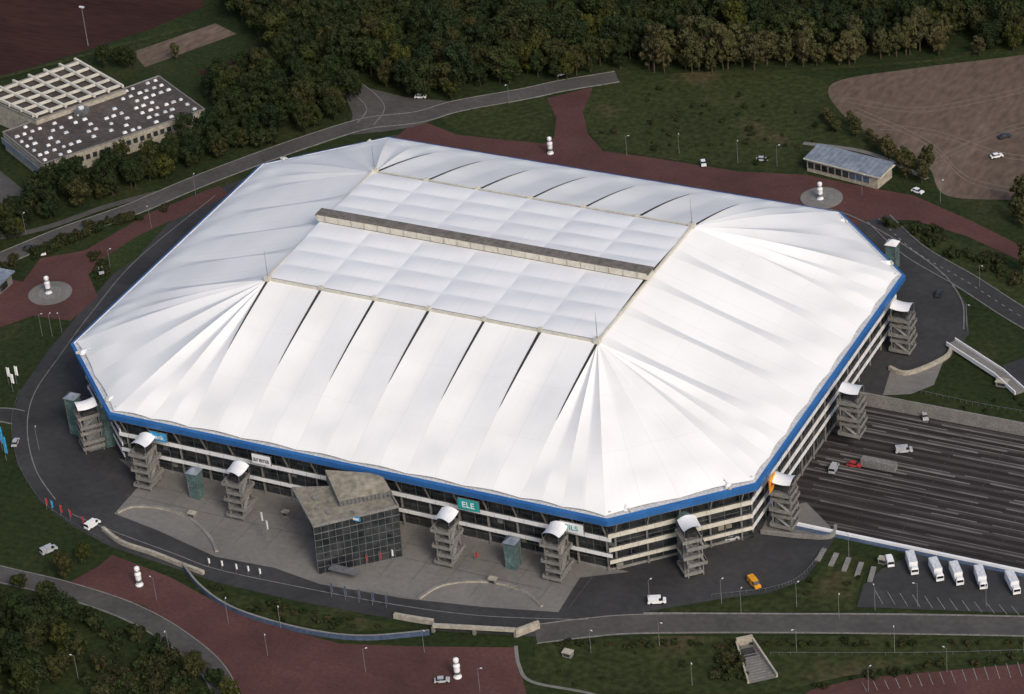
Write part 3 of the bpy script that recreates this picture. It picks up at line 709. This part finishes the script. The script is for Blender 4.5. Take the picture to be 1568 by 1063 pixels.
def vent(u,v,s):
    b=MB(); x,y=P(u,v); b.box((x,y,.8),(s*1.4,s,1.6),m_concw); b.box((x,y,1.66),(s*1.6,s*1.2,.14),m_beige); b.box((x,y-s/2-.02,.9),(s,.06,.8),m_dark); b.obj('ventilation_box')
for t_ in ((295,792,1.6),(755,893,1.6),(870,1005,1.8),(1535,590,2.4),(438,790,1.4),(1352,862,1.6)): vent(*t_)
# ---------------------------------------------------------------- vegetation
def treemesh(seed,h,cr_,leaf,n=30,q=130,ls=.40):
    random.seed(seed); b=MB()
    b.lathe((0,0,0),[(.3,0),(.22,h*.3),(.14,h*.6),(.02,h*.8)],m_bark,6)
    for k in range(n):
        a=R()*6.28; rr=math.sqrt(R())*cr_*.85; zf=.24+.62*R(); z=h*zf; f=max(.25,1-abs(zf-.48)*1.25)
        c=Vector((rr*math.cos(a)*f,rr*math.sin(a)*f,z)); br=cr_*U(.2,.38)
        if k<6: b.beam((0,0,h*.3),tuple(c),.12,.12,m_bark)
        for j in range(q):
            d=Vector((U(-1,1),U(-1,1),U(-.7,1)))
            if d.length<.1: continue
            d.normalize(); p=c+d*br*U(.45,1.2); s=ls*U(.5,1.2)
            u_=d.cross(Vector((U(-1,1),U(-1,1),U(-1,1)))).normalized()*s; w_=(d*U(-.9,.9)+d.cross(u_).normalized()).normalized()*s
            b.add([p-u_,p-w_*.7,p+u_,p+w_*.7],[(0,1,2,3)],leaf)
    return b.mesh('tree')
TM=[treemesh(s,h,c,m_leaf) for s,h,c in ((1,13,4.8),(2,15,5.2),(3,11,4.6),(4,14,4.2),(5,12,5.4),(6,13,5.0))]
TA=[treemesh(s,h,c,m_autumn) for s,h,c in ((11,14,3.6),(12,12,3.4),(13,15,3.8))]
TS=[treemesh(s,2.4,2.3,m_shrub,9,60,.3) for s in (21,22,23)]
random.seed(5)
def inpoly(p,poly):
    c=False;j=len(poly)-1
    for i in range(len(poly)):
        a,b_=poly[i],poly[j]
        if (a[1]>p[1])!=(b_[1]>p[1]) and p[0]<(b_[0]-a[0])*(p[1]-a[1])/(b_[1]-a[1])+a[0]: c=not c
        j=i
    return c
def plant(x,y,ms,s,parent=None,name='tree'):
    o=bpy.data.objects.new(name,random.choice(ms)); C.objects.link(o); o.location=(x,y,-.1); o.rotation_euler=(U(-.06,.06),U(-.06,.06),R()*6.28); o.scale=(s*U(.85,1.15),s*U(.85,1.15),s*U(.8,1.25))
    if parent: o.parent=parent
def mass(name,pts,ms,sp,s0=.8,s1=1.2,keep=1.):
    w=PP(pts); e=empty(name); xs=[p[0] for p in w];ys=[p[1] for p in w]; x=min(xs);k=0
    while x<max(xs):
        y=min(ys)
        while y<max(ys):
            p=(x+U(-.5,.5)*sp,y+U(-.5,.5)*sp)
            if R()<keep and inpoly(p,w): plant(*p,ms,U(s0,s1),e); k+=1
            y+=sp
        x+=sp
    return k
cnt=0
cnt+=mass('forest',[(300,-60),(560,-70),(610,20),(760,28),(930,22),(1050,-60),(1700,-60),(1700,85),(1568,78),(1500,80),(1480,45),(1462,60),(1420,70),(1100,92),(980,100),(940,112),(860,126),(790,130),(700,140),(690,155),(640,156),(560,133),(520,112),(440,90),(380,50)],TM,5.7,.65,1.25)
cnt+=mass('forest',[(975,98),(1100,96),(1200,92),(1330,82),(1450,72),(1465,86),(1300,100),(1180,106),(1100,112),(985,116)],TA,4.2,.8,1.3)
cnt+=mass('forest',[(60,292),(180,262),(315,218),(345,185),(300,130),(440,95),(520,125),(548,165),(500,196),(400,228),(300,262),(200,295),(120,320),(60,345),(0,352),(-80,380),(-80,350),(50,322)],TM,5.6,.6,1.0)
cnt+=mass('tree_row',[(150,100),(200,92),(205,112),(180,120)],TM,7,.6,.8)
cnt+=mass('tree_row',[(-40,340),(60,330),(40,370),(-40,400)],TM,6,.5,.8)
cnt+=mass('tree_row',[(1258,160),(1290,175),(1345,222),(1425,268),(1430,290),(1405,285),(1330,236),(1262,190)],TA,4.6,.35,.7)
cnt+=mass('forest',[(-60,915),(0,920),(60,930),(115,950),(140,990),(120,1040),(60,1075),(-60,1140)],TM,5.6,.5,.9)
cnt+=mass('shrub_bank',[(120,935),(200,960),(260,1000),(290,1060),(250,1110),(100,1110),(150,1010)],TS,2.8,.7,1.8,.55)
cnt+=mass('shrub_bank',[(305,892),(345,905),(450,930),(600,956),(560,968),(480,962),(400,945),(345,922)],TS,2.4,.4,.8,.6)
cnt+=mass('shrub_bank',[(1330,340),(1420,350),(1500,385),(1560,420),(1568,445),(1480,405),(1400,368)],TS,2.8,.5,1.4,.6)
cnt+=mass('shrub_bank',[(1090,985),(1128,990),(1148,1050),(1100,1050)],TS,2.6,.6,1.2,.75)
cnt+=mass('shrub_bank',[(850,984),(1568,984),(1568,989),(850,991)],TS,2.4,.4,.8,.8)
cnt+=mass('shrub_bank',[(1240,1050),(1310,1032),(1568,1002),(1568,1010),(1310,1042),(1240,1062)],TS,2.4,.5,.8,.9)
cnt+=mass('shrub_bank',[(-20,415),(140,345),(260,318),(262,325),(150,355),(0,422)],TS,2.6,.6,1.3,.75)
cnt+=mass('shrub_bank',[(135,395),(150,385),(170,420),(150,430),(135,415)],TS,2.4,.6,1.2,.8)
cnt+=mass('shrub_bank',[(1000,130),(1220,150),(1290,200),(1230,232),(1200,258),(1000,236),(920,205)],TS,4.5,.25,.8,.4)
cnt+=mass('shrub_bank',[(1190,885),(1240,860),(1330,890),(1300,930),(1190,930)],TS,4,.25,.7,.35)
cnt+=mass('shrub_bank',[(840,990),(1100,990),(1130,1055),(860,1055)],TS,5,.25,.6,.4)
cnt+=mass('shrub_bank',[(1400,612),(1470,625),(1568,600),(1568,645),(1470,640)],TS,5,.25,.6,.4)
for p in ((300,1040),(330,1052),(352,1075),(320,1080),(100,885),(130,860),(30,900)): plant(*P(*p),TM,U(.5,.7),None,'deciduous_tree')
for p in ((1555,340),(1562,320),(1568,350),(1568,420),(1500,85),(270,92),(1556,70)): plant(*P(*p),TA,U(.6,.8),None,'deciduous_tree')
print('TREES',cnt)
# ---------------------------------------------------------------- camera
cam=bpy.data.cameras.new('camera'); co=bpy.data.objects.new('camera',cam); C.objects.link(co)
right=Vector((XH[0],YH[0],ZH[0])); up=-Vector((XH[1],YH[1],ZH[1])); back=-Vector((XH[2],YH[2],ZH[2]))
co.matrix_world=Matrix(((right.x,up.x,back.x,CX),(right.y,up.y,back.y,CY),(right.z,up.z,back.z,CZ),(0,0,0,1)))
cam.sensor_width=36; cam.lens=F/1568*36; cam.clip_start=5; cam.clip_end=20000
bpy.context.scene.camera=co
# ---------------------------------------------------------------- light
el=math.radians(40); dirv=Vector((.80,-.60,0)).normalized()
sun=bpy.data.lights.new('sun','SUN'); sun.energy=1.5; sun.angle=math.radians(16); sun.color=(1,.95,.87)
so=bpy.data.objects.new('sun',sun); C.objects.link(so)
sv=Vector((dirv.x*math.cos(el),dirv.y*math.cos(el),math.sin(el))); so.rotation_euler=sv.to_track_quat('Z','Y').to_euler()
w=bpy.data.worlds.new('World'); bpy.context.scene.world=w; w.use_nodes=True; nt=w.node_tree
sky=nt.nodes.new('ShaderNodeTexSky'); sky.sky_type='NISHITA'; sky.sun_disc=False; sky.sun_elevation=el; sky.sun_rotation=math.atan2(dirv.x,dirv.y)
sky.dust_density=4; sky.air_density=1
nt.links.new(sky.outputs[0],nt.nodes['Background'].inputs[0]); nt.nodes['Background'].inputs[1].default_value=.145
s=bpy.context.scene; s.view_settings.view_transform='Standard'; s.view_settings.look='None'; s.view_settings.exposure=0
